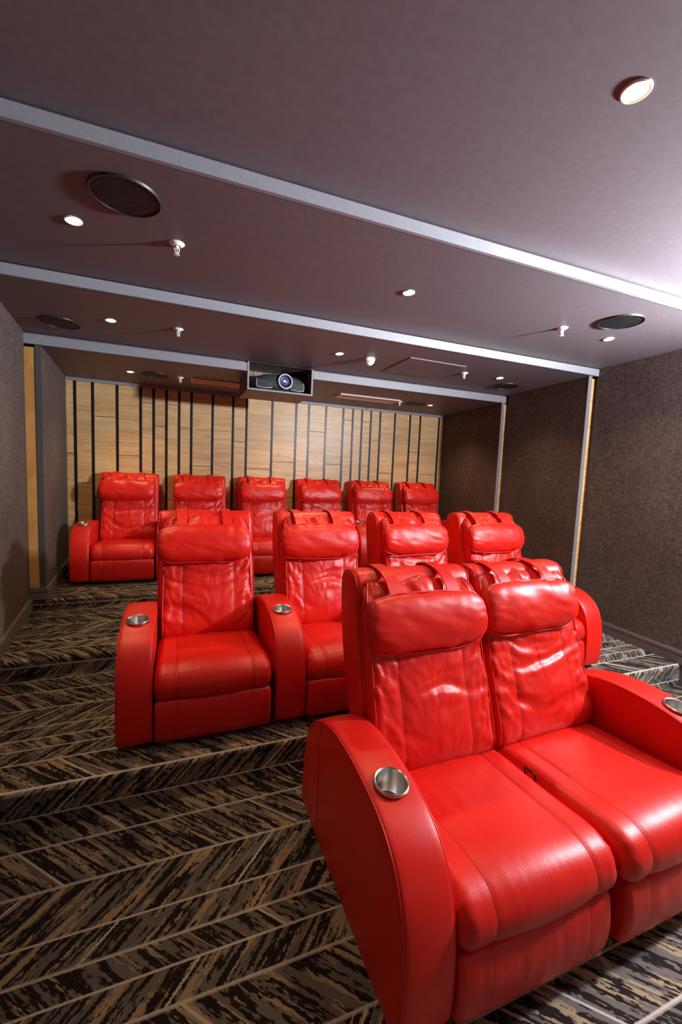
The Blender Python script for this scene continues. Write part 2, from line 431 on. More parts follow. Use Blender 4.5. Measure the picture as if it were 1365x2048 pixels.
# hard walls
m = MB(); m.box(XL - .12, XL, YF - .1, YB + .1, -.1, ZA + .1)
tag(m.obj('wall_left', M_PLY), 'plywood wall behind the left fabric panels', 'wall', kind='structure')
m = MB(); m.box(XR, XR + .12, YF - .1, YB + .1, -.1, ZA + .1)
tag(m.obj('wall_right', M_PLY), 'plywood wall behind the right fabric panels', 'wall', kind='structure')
m = MB(); m.box(XL, XR, YF - .12, YF, -.1, ZA + .1)
tag(m.obj('wall_front', M_CEIL), 'dark wall behind the camera', 'wall', kind='structure')

# back wall with oak planks and black strips
m = MB(); m.box(XL, XR, YB, YB + .12, -.06, ZD + .1)
wb = m.obj('wall_back', M_BLACK); tag(wb, 'back wall clad in oak boards between black strips', 'wall', kind='structure')
strips = [-1.049, -0.879, -0.638, -0.398, -0.261, -0.124, 0.015, 0.152, 0.395, 0.638, 0.803, 1.125, 1.439, 1.612, 1.85, 2.097, 2.239, 2.375, 2.512, 2.656, 2.888, 3.136, 3.305, 3.626]
joints = [1.576, 1.25, 1.994, 1.578, 2.191, 1.931, 2.194, 1.934, 1.491, None, 1.816, 1.487, 1.587, None, 2.012, 1.591, 2.202, None, 2.203, None, 1.502, None, 1.828, 1.509, None]
bnd = [-1.16] + strips + [3.74]
for i in range(len(bnd) - 1):
    x0 = bnd[i] + (0.014 if i > 0 else 0); x1 = bnd[i + 1] - (0.014 if i < len(bnd) - 2 else 0)
    zs = [Z4]
    if joints[i]: zs += [joints[i]]
    zs += [ZD - 0.03]
    if len(zs) == 2 or zs[1] - Z4 > 1.4: zs.insert(1, 0.95 if i % 2 else 1.08)
    for a, b_ in zip(zs[:-1], zs[1:]):
        m = MB(); m.box(x0, x1, YB - 0.018, YB - 0.0005, a + 0.003, b_ - 0.003)
        m.obj('wood_plank', M_OAK, wb, bevel=0.0015)
for i, x in enumerate(strips):
    m = MB(); m.box(x - 0.0125, x + 0.0125, YB - 0.024, YB - 0.0005, Z4, ZD - 0.03); m.obj('black_strip', M_DARKMET, wb, bevel=0.001)

# fabric panels in a saw-tooth along both side walls
def fabric_panel(side, y0, y1, z0, z1, label):
    """near end stands furthest into the room"""
    if side < 0: xn, xf = -1.025, -1.130
    elif y0 > 4: xn, xf = 3.575, 3.70
    elif y0 > 2.9: xn, xf = 3.575, 3.640
    else: xn, xf = 3.600, 3.650
    r = empty('acoustic_wall_panel', ((xn + xf) / 2, (y0 + y1) / 2, z0))
    tag(r, label, 'wall panel')
    t = 0.040 * side
    def L(x, y): return (x - r.location.x, y - r.location.y)
    m = MB(); m.prism([L(xn, y0 + 0.004), L(xf, y1), L(xf + t, y1), L(xn + t, y0 + 0.004)], 0, z1 - z0); m.obj('fabric_face', M_FABRIC, r)
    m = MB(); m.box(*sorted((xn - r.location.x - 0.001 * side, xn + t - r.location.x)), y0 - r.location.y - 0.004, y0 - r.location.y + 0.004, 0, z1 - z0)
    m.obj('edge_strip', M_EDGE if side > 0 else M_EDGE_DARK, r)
    m = MB(); a = xn + t; b_ = xf + t + 0.03 * side
    m.box(*sorted((a - r.location.x, b_ - r.location.x)), y0 - r.location.y + 0.003, y0 - r.location.y + 0.015, 0.0, z1 - z0 - 0.02)
    m.obj('wood_return', M_PLY if side < 0 else M_OAK, r)
    # baseboard with groove
    def bb(ya, xa, yb, xb):
        m = MB()
        for (zz0, zz1, out) in ((0.0, 0.058, 0.020), (0.058, 0.066, 0.004), (0.066, 0.092, 0.018), (0.092, 0.100, 0.008)):
            m.prism([(xa - out * side, ya), (xb - out * side, yb), (xb + 0.012 * side, yb), (xa + 0.012 * side, ya)], zb + zz0, zb + zz1)
        # return piece
        for (zz0, zz1, out) in ((0.0, 0.058, 0.020), (0.058, 0.066, 0.004), (0.066, 0.092, 0.018), (0.092, 0.100, 0.008)):
            m.box(*sorted((xa - out * side, xa + 0.135 * side)), ya - out, ya, zb + zz0, zb + zz1)
        return m
    zb = {True: Z4, False: Z2}.get(y0 > 4) if (y0 > 4 or y0 < 1.7) else (Z35 if y0 > 3 else Z3)
    bm_ = bb(y0, xn, y1, xf)
    if side > 0 and 1.7 < y0 < 1.9:
        yq = Y2; f_ = (yq - y0) / (y1 - y0); xq = xn + (xf - xn) * f_
        bm_.prism([(xn - .012, y0), (xq - .012, yq), (xq + .012, yq), (xn + .012, y0)], Z2, Z3)
    o = bm_.obj('baseboard_' + ('left' if side < 0 else 'right'), M_BASE)
    tag(o, 'brown grooved baseboard under the %s' % label.split(',')[0], 'baseboard', kind='structure')
bh = 0.10
fabric_panel(-1, 4.12, YB - 0.03, Z4 + bh, ZD, 'dark brown woven fabric panel on the left wall, in the corner by the oak cladding')
fabric_panel(-1, 3.05, 4.09, Z35 + bh, ZC, 'dark brown woven fabric panel on the left wall, before the exposed plywood strip')
fabric_panel(-1, 1.96, 3.02, Z3 + bh, ZB, 'dark brown woven fabric panel on the left wall beside the middle row')
fabric_panel(-1, 0.1, 1.93, Z2 + bh, ZB, 'dark brown woven fabric panel on the left wall beside the front row')
fabric_panel(1, 4.08, YB - 0.03, Z4 + bh, ZD, 'dark brown woven fabric panel on the right wall, in the far corner by the oak cladding')
fabric_panel(1, 2.95, 4.05, Z35 + bh, ZC, 'dark brown woven fabric panel on the right wall, middle one of three')
fabric_panel(1, 1.78, 2.92, Z3 + bh, ZB, 'dark brown woven fabric panel on the right wall, nearest the camera beside the right aisle')
fabric_panel(1, 0.1, 1.765, Z2 + bh, ZB, 'dark brown woven fabric panel on the right wall beside the front pair of seats')

# ------------------------------------------------------------------ ceiling fixtures
def downlight(x, y, z, label, r=0.036, power=37.0, hot=False):
    t = empty('downlight', (x, y, z)); tag(t, label, 'downlight', 'recessed ceiling downlights')
    m = MB(); m.lathe([(r * .74, 0.004), (r * .76, -0.003), (r * .9, -0.006), (r, -0.004), (r * 1.02, 0.001)], seg=32); m.obj('rim', M_WHITE, t, smooth=True)
    m = MB(); m.lathe([(0.0005, -0.002), (r * .5, -0.002), (r * .75, -0.001), (r * .75, 0.004)], seg=32); m.obj('lamp_lens', M_LAMP, t, smooth=True)
    l = bpy.data.lights.new('downlight_lamp', 'SPOT'); l.energy = power; l.color = (1.0, 0.69, 0.38); l.spot_size = math.radians(118); l.spot_blend = 0.85; l.shadow_soft_size = 0.025
    o = bpy.data.objects.new('downlight_lamp', l); COL.objects.link(o); o.parent = t; o.location = (0, 0, -0.012)
DL = [(-.437, 2.29, ZB, 'front left recessed downlight, beside the large round speaker on the left'), (1.25, 2.27, ZB, 'recessed downlight in the middle of the second ceiling bay'),
      (2.95, 2.30, ZB, 'recessed downlight next to the big round speaker at the right wall'), (-.444, 3.46, ZC, 'recessed downlight on the left of the third ceiling bay'),
      (1.262, 3.43, ZC, 'recessed downlight between projector and smoke detector'), (2.955, 3.43, ZC, 'recessed downlight right of the access panel'),
      (1.285, 4.80, ZD, 'recessed downlight in the rear bay hidden behind the projector box'), (-.443, 4.77, ZD, 'recessed downlight in the rear bay by the left wall'), (3.01, 4.74, ZD, 'recessed downlight in the rear bay by the right wall')]
for x, y, z, lb in DL: downlight(x, y, z, lb)
downlight(1.215, 0.936, ZA, 'glaring round recessed downlight in the ceiling nearest the camera', 0.040, 20.0)
for (x, y) in ((-.44, .936),): downlight(x, y, ZA, 'recessed downlight over the aisle left of the camera view', 0.036, 10.0)

def speaker(x, y, z, label):
    t = empty('ceiling_speaker', (x, y, z)); tag(t, label, 'ceiling speaker', 'round black ceiling speakers')
    m = MB(); m.lathe([(0.124, 0.002), (0.125, -0.009), (0.130, -0.010), (0.133, -0.006), (0.134, 0.001)], seg=64); m.obj('rim', M_BLACK, t, smooth=True)
    m = MB(); m.lathe([(0.0005, -0.0085), (0.05, -0.0083), (0.10, -0.0075), (0.1245, -0.006)], seg=64); m.obj('grille', M_GRILLE, t, smooth=True)
speaker(-.20, 1.995, ZB, 'large round black ceiling speaker nearest the camera on the left')
speaker(2.70, 2.03, ZB, 'large round ceiling speaker nearest the camera on the right')
speaker(-.80, 3.69, ZC, 'round black ceiling speaker in the third bay near the left wall')
speaker(3.25, 3.68, ZC, 'round black ceiling speaker in the third bay near the right wall')
speaker(-.21, 4.79, ZD, 'small-looking round black ceiling speaker in the rear bay, left side')
speaker(2.79, 4.745, ZD, 'small-looking round black ceiling speaker in the rear bay, right side')

def sprinkler(x, y, z, label):
    t = empty('sprinkler_head', (x, y, z)); tag(t, label, 'sprinkler', 'white fire sprinkler heads')
    m = MB(); m.lathe([(0.012, -0.012), (0.020, -0.012), (0.024, -0.007), (0.032, -0.005), (0.036, 0.0)], seg=32); m.obj('escutcheon', M_WHITE, t, smooth=True)
    m = MB(); m.lathe([(0.0005, -0.024), (0.008, -0.023), (0.009, -0.004)], seg=16)
    pts = []
    for k in range(13):
        a = PI * k / 12; pts.append((-0.011 * math.cos(a) * (1 if True else 1), 0, -0.020 - 0.028 * math.sin(a)))
    m.tube(pts, 0.0022, 6); m.lathe([(0.0005, -0.022), (0.0018, -0.022), (0.0018, -0.046)], seg=8)
    m.obj('frame_arms', M_WHITE, t, smooth=True)
    m = MB(); m.lathe([(0.0005, -0.047), (0.006, -0.047), (0.006, -0.052), (0.0005, -0.052)], seg=12)
    for k in range(12):
        a = 2 * PI * k / 12; c, s = math.cos(a), math.sin(a); w = 0.0016
        m.add([(0.005 * c - w * s, 0.005 * s + w * c, -0.0495), (0.005 * c + w * s, 0.005 * s - w * c, -0.0495), (0.0135 * c + w * s, 0.0135 * s - w * c, -0.0505), (0.0135 * c - w * s, 0.0135 * s + w * c, -0.0505),
               (0.005 * c - w * s, 0.005 * s + w * c, -0.051), (0.005 * c + w * s, 0.005 * s - w * c, -0.051), (0.0135 * c + w * s, 0.0135 * s - w * c, -0.052), (0.0135 * c - w * s, 0.0135 * s + w * c, -0.052)],
              [(0, 1, 2, 3), (7, 6, 5, 4), (0, 4, 5, 1), (1, 5, 6, 2), (2, 6, 7, 3), (3, 7, 4, 0)])
    m.obj('deflector', M_WHITE, t)
for a in [(-.009, 2.294, ZB, 'white sprinkler head nearest the camera, left half of ceiling'), (2.481, 2.289, ZB, 'white sprinkler head left of the grey speaker at right'),
          (0.0, 3.425, ZC, 'white sprinkler head in the third bay, left half'), (2.545, 3.444, ZC, 'white sprinkler head beside the access panel corner'),
          (.022, 4.779, ZD, 'white sprinkler head by the left air diffuser'), (2.561, 4.726, ZD, 'white sprinkler head by the right air diffuser')]: sprinkler(*a)

# smoke detector
t = empty('smoke_detector', (1.545, 3.44, ZC)); tag(t, 'white domed smoke detector on the ceiling right of the projector', 'smoke detector')
m = MB(); m.lathe([(0.0005, -0.060), (0.012, -0.0595), (0.030, -0.050), (0.042, -0.036), (0.047, -0.026), (0.049, -0.012), (0.049, 0.0)], seg=48); hd = m.obj('detector_head', M_WHITE, t, smooth=True)
for k in range(9):
    a = 2 * PI * k / 9 + 0.05; m = MB()
    for rz in (-0.036, -0.030):
        pts = [(0.0455 * math.cos(a + d) * (0.93 if rz < -0.033 else 1.0), 0.0455 * math.sin(a + d) * (0.93 if rz < -0.033 else 1.0), rz) for d in (-.22, -.11, 0, .11, .22)]
        m.tube(pts, 0.0014, 6)
    m.obj('vent_slot', M_BLACK, hd)

# access panel
t = empty('access_panel', (2.12, 3.50, ZC)); tag(t, 'square flush access hatch painted like the ceiling', 'access panel')
sh = [(-.288, -.272), (.288, -.262), (.283, .275), (-.288, .262)]
m = MB(); m.prism([(x * .985, y * .985) for x, y in sh], -0.005, 0.0); m.obj('hatch_door', M_CEIL, t)
m = MB()
for i in range(4):
    a, b_ = sh[i], sh[(i + 1) % 4]; m.tube([(a[0], a[1], -0.002), (b_[0], b_[1], -0.002)], 0.0022, 6)
m.obj('frame_bead', M_FASCIA, t)
for sx_ in (-.15, .12):
    m = MB(); m.lathe([(0.0005, -0.008), (0.007, -0.0075), (0.008, -0.004)], c=(sx_, .255, 0), seg=16); m.obj('latch', M_EDGE, t)

# air diffusers
def diffuser(x0, x1, y0, y1, label):
    t = empty('air_diffuser', ((x0 + x1) / 2, (y0 + y1) / 2, ZD)); tag(t, label, 'air vent', 'slotted ceiling air diffusers')
    w = (x1 - x0) / 2; h = (y1 - y0) / 2; f = 0.03
    m = MB(); m.box(-w, w, -h, -h + f, -0.014, 0); m.box(-w, w, h - f, h, -0.014, 0); m.box(-w, -w + f, -h + f, h - f, -0.014, 0); m.box(w - f, w, -h + f, h - f, -0.014, 0)
    m.obj('frame', M_DIFF, t, bevel=0.002)
    n = 7
    for k in range(n):
        y = -h + f + (2 * h - 2 * f) * (k + .5) / n
        m = MB(); m.add([(x, y + dy, z) for x in (-w + f, w - f) for dy, z in ((-.012, -.004), (.008, -.013), (.010, -.011), (-.010, -.002))],
                        [(0, 1, 2, 3), (7, 6, 5, 4), (0, 4, 5, 1), (1, 5, 6, 2), (2, 6, 7, 3), (3, 7, 4, 0)])
        m.obj('slat', M_DIFF, t)
    m = MB(); m.box(-w + f, w - f, -h + f, h - f, -0.0015, 0); m.obj('backing', M_DARK, t)
diffuser(.124, .90, 4.70, 4.93, 'brown slotted air diffuser in the rear ceiling left of the projector box')
diffuser(1.74, 2.52, 4.63, 4.87, 'pale slotted air diffuser in the rear ceiling right of the projector box')

# projector box and projector
t = empty('projector_box', (.92, 4.36, 2.221)); tag(t, 'brown open-fronted box hanging from the ceiling around the projector', 'projector box')
bx0, bx1, by0, by1 = -.318, .318, -.275, .27
zt = ZC - 2.221; th = 0.015
m = MB(); m.box(bx0, bx1, by0, by1, 0, th); m.obj('bottom_board', M_BOX, t)
for n_, a, b_ in (('side_board', bx0, bx0 + th), ('side_board', bx1 - th, bx1)):
    m = MB(); m.box(a, b_, by0, by1, th, zt); m.obj(n_, M_BOX, t)
m = MB(); m.box(bx0 + th, bx1 - th, by0, FC - 4.36, zt - 0.002, zt - 0.0005); m.obj('top_lining', M_BOX, t)
for k in range(6):
    w = (bx1 - bx0 - 2 * th) / 6; a = bx0 + th + k * w
    m = MB(); m.box(a + 0.003, a + w - 0.003, 0.10, 0.115, th, zt - 0.001); m.obj('lining_board', M_DWOOD, t)
m = MB(); m.box(bx0 + th, bx1 - th, 0.117, by1, th, zt - 0.001); m.obj('back_board', M_BLACK, t)
m = MB(); m.box(bx0, bx1, by0 - .003, by0, 0, th); m.box(bx0, bx0 + th, by0 - .003, by0, th, zt - .004); m.box(bx1 - th, bx1, by0 - .003, by0, th, zt - .004); m.obj('front_edging', M_FASCIA, t)

t = empty('projector', (.935, 4.30, 2.221 + th)); tag(t, 'black home cinema projector with a ringed lens inside the ceiling box', 'projector')
pf = lambda h, w: None
m = MB()
sec = [(-.282, .03, .055, -.07), (-.268, .015, .090, -.11), (-.22, .012, .145, -.14), (-.13, .012, .172, -.157), (0, .012, .180, -.164), (.13, .012, .172, -.157), (.21, .012, .150, -.14), (.255, .015, .105, -.11), (.268, .03, .065, -.07)]
nring = 28
vs = []; fs = []
for (x, zb, zt2, yf) in sec:
    cy_, cz_ = (yf + .10) / 2, (zb + zt2) / 2; hy, hz = (.10 - yf) / 2, (zt2 - zb) / 2
    for k in range(nring):
        a = 2 * PI * k / nring; c, s = math.cos(a), math.sin(a)
        vs.append((x, cy_ + hy * math.copysign(abs(c) ** .5, c), cz_ + hz * math.copysign(abs(s) ** .6, s)))
for i in range(len(sec) - 1):
    for k in range(nring):
        l = (k + 1) % nring; fs.append((i * nring + k, i * nring + l, (i + 1) * nring + l, (i + 1) * nring + k))
fs.append(tuple(range(nring))); fs.append(tuple((len(sec) - 1) * nring + k for k in range(nring))[::-1])
m.add(vs, fs)
M_SILVER = simple('silver_plastic', (0.62, 0.62, 0.65), 0.3)
M_PROJ = simple('projector_grey_black', (0.035, 0.038, 0.043), 0.3)
body = m.obj('body', M_PROJ, t, smooth='all')
for sgn in (-1, 1):
    a0, a1 = (.105, .225) if sgn > 0 else (-.235, -.10)
    m = MB(); m.box(a0, a1, -.158, -.10, .035, .105); gr = m.obj('vent_grille', M_BLACK, t, bevel=0.004)
    for k in range(11):
        x = a0 + (a1 - a0) * (k + .5) / 11; m = MB(); m.box(x - .0016, x + .0016, -.161, -.157, .040, .100); m.obj('vent_slat', M_PROJ, gr)
    m = MB(); pts = [(a0 - .012 * sgn if sgn > 0 else a1 + .012, -.160, .040), (a0 + .0, -.163, .030), ((a0 + a1) / 2, -.161, .026), (a1, -.160, .030), (a1 + .006 * (1 if sgn > 0 else 0), -.158, .060), (a1, -.156, .108)] if sgn > 0 else \
        [(a1 + .012, -.160, .040), (a1, -.163, .030), ((a0 + a1) / 2, -.161, .026), (a0, -.160, .030), (a0 - .006, -.158, .060), (a0, -.156, .108)]
    m.tube(pts, 0.0028, 6); m.obj('trim_line', M_SILVER, t, smooth='all')
RX = Matrix.Rotation(PI / 2, 3, 'X')
lc = (.036, -.170, .103)
m = MB(); m.lathe([(.058, -.02), (.060, .016), (.066, .020), (.071, .016), (.073, -.03)], c=lc, seg=48, M=RX); m.obj('lens_ring', M_SILVER, t, smooth=True)
m = MB(); m.lathe([(.036, .004), (.050, .006), (.058, .014), (.0585, -.02)], c=lc, seg=48, M=RX); m.obj('lens_barrel', M_BLACK, t, smooth=True)
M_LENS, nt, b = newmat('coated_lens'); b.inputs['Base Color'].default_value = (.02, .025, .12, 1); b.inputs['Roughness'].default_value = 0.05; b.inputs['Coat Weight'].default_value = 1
b.inputs['Emission Color'].default_value = (.12, .16, .75, 1); b.inputs['Emission Strength'].default_value = 0.35  # faint blue glow stands in for light reflected by the coating
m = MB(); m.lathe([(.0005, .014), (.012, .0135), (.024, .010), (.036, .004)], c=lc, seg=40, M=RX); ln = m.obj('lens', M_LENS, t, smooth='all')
m = MB(); m.lathe([(.0005, .0165), (.006, .0155), (.009, .013)], c=(lc[0] - .008, lc[1], lc[2] + .002), seg=20, M=RX); m.obj('lens_glint', emit('glint_white', (.75, .85, 1), 9), ln, smooth='all')  # small glowing disc paints the bluish white reflection on the glass
for x in (-.2, .2):
    m = MB(); m.lathe([(.0005, 0), (.012, 0), (.012, .02), (.0005, .02)], c=(x, -.06, 0), seg=16); m.obj('foot', M_BLACK, t)

# ------------------------------------------------------------------ recliners
YO = 0.45     # origin of a chair sits at the middle of its base; profiles are written from the footrest front
def sh_(P): return [(y - YO, z) for y, z in P]
SEAT_P = sh_([(.60, .30), (.50, .326), (.34, .338), (.20, .348), (.10, .358), (.045, .354), (.005, .335), (-.020, .300), (-.026, .262), (-.016, .226), (.006, .209), (.05, .205), (.20, .202), (.40, .200), (.60, .200), (.62, .25)])
FOOT_P = sh_([(-.010, .203), (-.022, .165), (-.026, .11), (-.020, .05), (-.008, .012), (.012, .0), (.05, .0), (.06, .03), (.06, .18), (.045, .207), (.015, .210)])
BACK_P = sh_([(y + .018, z) for y, z in ((.52, .30), (.487, .33), (.482, .39), (.505, .47), (.535, .56), (.568, .65), (.600, .75), (.628, .85), (.652, .92), (.685, .975), (.725, 1.000), (.757, .985), (.752, .93), (.715, .82), (.675, .70), (.635, .56), (.600, .42), (.575, .32), (.55, .295))])
SHELL_P = sh_([(.575, .20), (.60, .40), (.635, .55), (.685, .72), (.725, .87), (.748, .975), (.768, 1.018), (.810, 1.036), (.865, 1.034), (.905, 1.012), (.922, .965), (.915, .87), (.875, .68), (.80, .50), (.745, .36), (.72, .22), (.65, .18)])
ARM_P = sh_([(.034, .0), (.012, .006), (.000, .030), (-.008, .10), (-.006, .22), (.010, .33), (.040, .405), (.085, .460), (.15, .500), (.23, .522), (.34, .537), (.46, .538), (.57, .522), (.67, .487), (.75, .437), (.815, .365), (.852, .27), (.872, .15), (.878, .05), (.874, .004)])
def arm_profile(n=110):
    top = catmull(ARM_P, n, closed=False)
    bot = [Vector((top[-1].x + (top[0].x - top[-1].x) * k / 24, 0.0)) for k in range(1, 24)]
    return list(top) + bot

def fbm(x, y, z, oc=3):
    s = 0; a = 1
    for _ in range(oc): s += a * noise.noise(Vector((x, y, z))); x *= 2.1; y *= 2.1; z += 5.2; a *= .5
    return s
def sstep(a, b, x): t = max(0, min(1, (x - a) / (b - a))); return t * t * (3 - 2 * t)

def cnr(z):
    t = max(0.0, min(1.0, (z - .925) / .085))
    return (1 - .24 * (1 - math.sqrt(max(0, 1 - t * t)))) * (1 + 0.012 * math.sin((z - .3) * 9))
def back_mesh(seed):
    HWB = 0.262
    def disp(x, p, n, t):
        z = p.y
        if n.x > 0.2: return 0.0
        u = x / HWB
        fold = z - 1.3 * x * x + 0.25 * x * math.sin(seed * 2.3)
        wx = noise.noise(Vector((x * 4 + seed, z * 3, 3.1))) * 0.05
        f = fbm(x * 3.0 + seed * 7.7, fold * 12 + wx * 30, seed, 2)
        ridge = (1 - abs(f) * 2.2)
        side = sstep(.45, 1.0, abs(u))
        g = fbm((x * 7 + math.copysign(z * 13, x)) + seed * 3, (z * 16 - abs(x) * 22), seed + 4.4, 2)
        k = 0.0062 * ridge + 0.0120 * f
        k = k * (1 - .5 * side) + 0.0095 * g * (0.35 + side)
        # calmer at the very bottom, bulging
        k *= sstep(.33, .48, z) * .85 + .15
        top = sstep(.93, .99, z)
        k += top * 0.006 * math.sin(x * 42 + seed) * (1 - side)
        # pulled-in long seams, pillowed panels
        s = min(abs(abs(x) - .150), .03) / .03
        k -= 0.0035 * (1 - s) ** 2
        k += 0.010 * (1 - min(1, abs(x) / .15) ** 2) * sstep(.33, .5, z)
        return k
    m = MB(); P, N = pad(m, BACK_P, HWB, 0.028, nt=150, nx=74, disp=disp)
    m.v = [(v[0] * cnr(v[2]), v[1], v[2]) for v in m.v]
    return m.mesh('back_cushion', smooth='all')
def back_piping(s):
    P = catmull(BACK_P, 90); N = nrm(P); m = MB()
    if True:
        pts = [(s * 0.2565 * cnr((p - n * 0.006).y), (p - n * 0.006).x, (p - n * 0.006).y) for p, n in zip(P, N)]
        m.tube(pts, 0.0042, 8, closed=True)
    return m.mesh('piping', smooth='all')

def head_mesh(seed):
    cy, cz = .598 - YO, .858
    prof = []
    ang = math.radians(14)
    for k in range(24):
        a = 2 * PI * k / 24; c, s = math.cos(a), math.sin(a)
        th = .066 if c < 0 else .030
        y = th * math.copysign(abs(c) ** .85, c); z = .112 * math.copysign(abs(s) ** .80, s)
        prof.append((cy + y * math.cos(ang) + z * math.sin(ang), cz - y * math.sin(ang) + z * math.cos(ang)))
    def disp(x, p, n, t):
        e = sstep(.55, 1.0, abs(x) / .28)
        f = fbm(x * 15 + seed * 5, p.y * 7 - x * 6, seed, 2)
        g = fbm(x * 9 + p.y * 8 + seed, p.y * 14, seed + 9, 2)
        edge = sstep(.04, .11, abs(p.y - cz))
        return 0.0036 * f * (0.35 + edge) + 0.0042 * g + 0.004 * e * fbm(p.y * 30, x * 8, seed, 2)
    m = MB(); pad(m, prof, .272, .05, nt=84, nx=64, disp=disp, mode='scale', power=4.5)
    me = m.mesh('headrest_pillow', smooth='all')
    # piping round the widest outline
    q = MB(); pts = []
    for k in range(96):
        a = 2 * PI * k / 96; c, s = math.cos(a), math.sin(a)
        x = .2725 * math.copysign(abs(c) ** .45, c); z = .115 * math.copysign(abs(s) ** .5, s) + 0.003 * math.sin(7 * a + seed)
        y = -0.012
        pts.append((x, cy + y * math.cos(ang) + z * math.sin(ang), cz + z * math.cos(ang)))
    q.tube(pts, 0.0045, 8, closed=True)
    return me, q.mesh('piping', smooth='all')

def seat_mesh(seed):
    def disp(x, p, n, t):
        u = abs(x) / .281; y = p.x + YO
        e = sstep(.80, 1.0, u) * sstep(.12, -.01, y)
        s = min(abs(abs(x) - .178), .02) / .02
        k = -0.0022 * (1 - s) ** 3 * (1 if p.y > .215 else 0)
        k += 0.010 * (1 - min(1, abs(x) / .178) ** 2) * (sstep(.62, .4, y))
        k += e * 0.006 * fbm(p.y * 55 + y * 20, y * 40, seed, 2)
        k += 0.0011 * fbm(x * 20 + seed, y * 5 + p.y * 4, seed, 2)
        return k
    m = MB(); pad(m, SEAT_P, .281, .045, nt=130, nx=64, disp=disp); return m.mesh('seat_cushion', smooth='all')
def foot_mesh(seed):
    def disp(x, p, n, t):
        s = min(abs(abs(x) - .178), .012) / .012
        return -0.002 * (1 - s) ** 2 + 0.0022 * fbm(x * 22 + seed, p.y * 4, seed, 2) + 0.004 * (1 - (x / .28) ** 2)
    m = MB(); pad(m, FOOT_P, .279, .022, nt=80, nx=56, disp=disp); return m.mesh('footrest', smooth='all')
def shell_mesh():
    m = MB(); pad(m, SHELL_P, .284, .028, nt=90, nx=20, disp=lambda x, p, n, t: 0.0015 * fbm(x * 8, p.y * 8, 2, 2))
    return m.mesh('back_shell', smooth='all')
def shell_piping(s):
    P = catmull(SHELL_P, 90); N = nrm(P); m = MB()
    if True:
        pts = [(s * 0.2775, (p - n * 0.006).x, (p - n * 0.006).y) for p, n in zip(P, N)]
        m.tube(pts, 0.0024, 6, closed=True)
    return m.mesh('piping', smooth='all')

CUPY, CUPZ = .24 - YO, .5245
TILT = Matrix.Rotation(math.radians(8), 3, 'X')
def arm_mesh():
    m = MB(); P = arm_profile()
    pad(m, P, .079, .014, nx=10, smooth_prof=False, disp=lambda x, p, n, t: 0.004 * (1 - (x / .079) ** 2) if p.y > 0.01 else 0)
    me = m.mesh('armrest', smooth=True)
    a = bpy.data.objects.new('a', me); COL.objects.link(a)
    c = MB(); c.lathe([(0.0001, -.12), (.0475, -.12), (.0475, .06), (0.0001, .06)], c=(0, CUPY, CUPZ), seg=48, M=TILT)
    cm = c.mesh('c'); bm = bmesh.new(); bm.from_mesh(cm); bmesh.ops.remove_doubles(bm, verts=bm.verts, dist=0.0005); bmesh.ops.recalc_face_normals(bm, faces=bm.faces); bm.to_mesh(cm); bm.free()
    co_ = bpy.data.objects.new('c', cm); COL.objects.link(co_)
    md = a.modifiers.new('b', 'BOOLEAN'); md.operation = 'DIFFERENCE'; md.object = co_; md.solver = 'EXACT'
    dg = bpy.context.evaluated_depsgraph_get(); dg.update()
    out = bpy.data.meshes.new_from_object(a.evaluated_get(dg)); out.name = 'armrest'
    out.set_sharp_from_angle(angle=0.7)
    bpy.data.objects.remove(a); bpy.data.objects.remove(co_)
    return out
def arm_piping(s):
    P = arm_profile(); m = MB(); N = nrm(P)
    if True:
        pts = [(s * .0755, (p - n * .0045).x, (p - n * .0045).y) for p, n in zip(P[2:110], N[2:110])]
        m.tube(pts, 0.0030, 6)
    return m.mesh('piping', smooth='all')
def arm_seam(s):
    m = MB(); m.tube([(s * .0795, .665 - YO, .02 + .45 * k / 12) for k in range(13)], .0011, 6)
    return m.mesh('side_seam', smooth='all')
def cup_mesh():
    m = MB(); m.lathe([(.0005, -.072), (.030, -.072), (.041, -.070), (.0455, -.062), (.0462, 0.0), (.0470, .006), (.0505, .0085), (.0535, .006), (.0540, .001), (.0470, -.002), (.0468, -.075), (.0005, -.078)], c=(0, CUPY, CUPZ + .006), seg=56, M=TILT)
    return m.mesh('cup_holder', smooth=True)
def strap_mesh():
    path = catmull(sh_([(.640, .945), (.664, .978), (.700, 1.012), (.750, 1.036), (.810, 1.0445), (.868, 1.043), (.916, 1.022), (.932, .97), (.925, .88)]), 40, closed=False)
    m = MB()
    w = .030; th = .0035; vs = []; fs = []; n = len(path)
    for i, p in enumerate(path):
        t = (path[min(i + 1, n - 1)] - path[max(i - 1, 0)]).normalized(); nn = Vector((-t.y, t.x))
        lo = p - nn * 0.001; hi = p + nn * th
        for x in (-w, w):
            vs += [(x, lo.x, lo.y), (x * .97, hi.x, hi.y)]
    for i in range(n - 1):
        a = 4 * i; b_ = a + 4
        fs += [(a, a + 1, b_ + 1, b_), (a + 1, a + 3, b_ + 3, b_ + 1), (a + 3, a + 2, b_ + 2, b_ + 3), (a + 2, a, b_, b_ + 2)]
    m.add(vs, fs); return m.mesh('headrest_strap', smooth=True)
def base_mesh():
    m = MB(); m.box(-.27, .27, .075 - YO, .84 - YO, .012, .195); return m.mesh('base_frame')
def foot_leg():
    m = MB(); m.lathe([(.0005, -.03), (.020, -.03), (.022, -.02), (.018, .012), (.0005, .012)], seg=16); return m.mesh('leg', smooth=True)

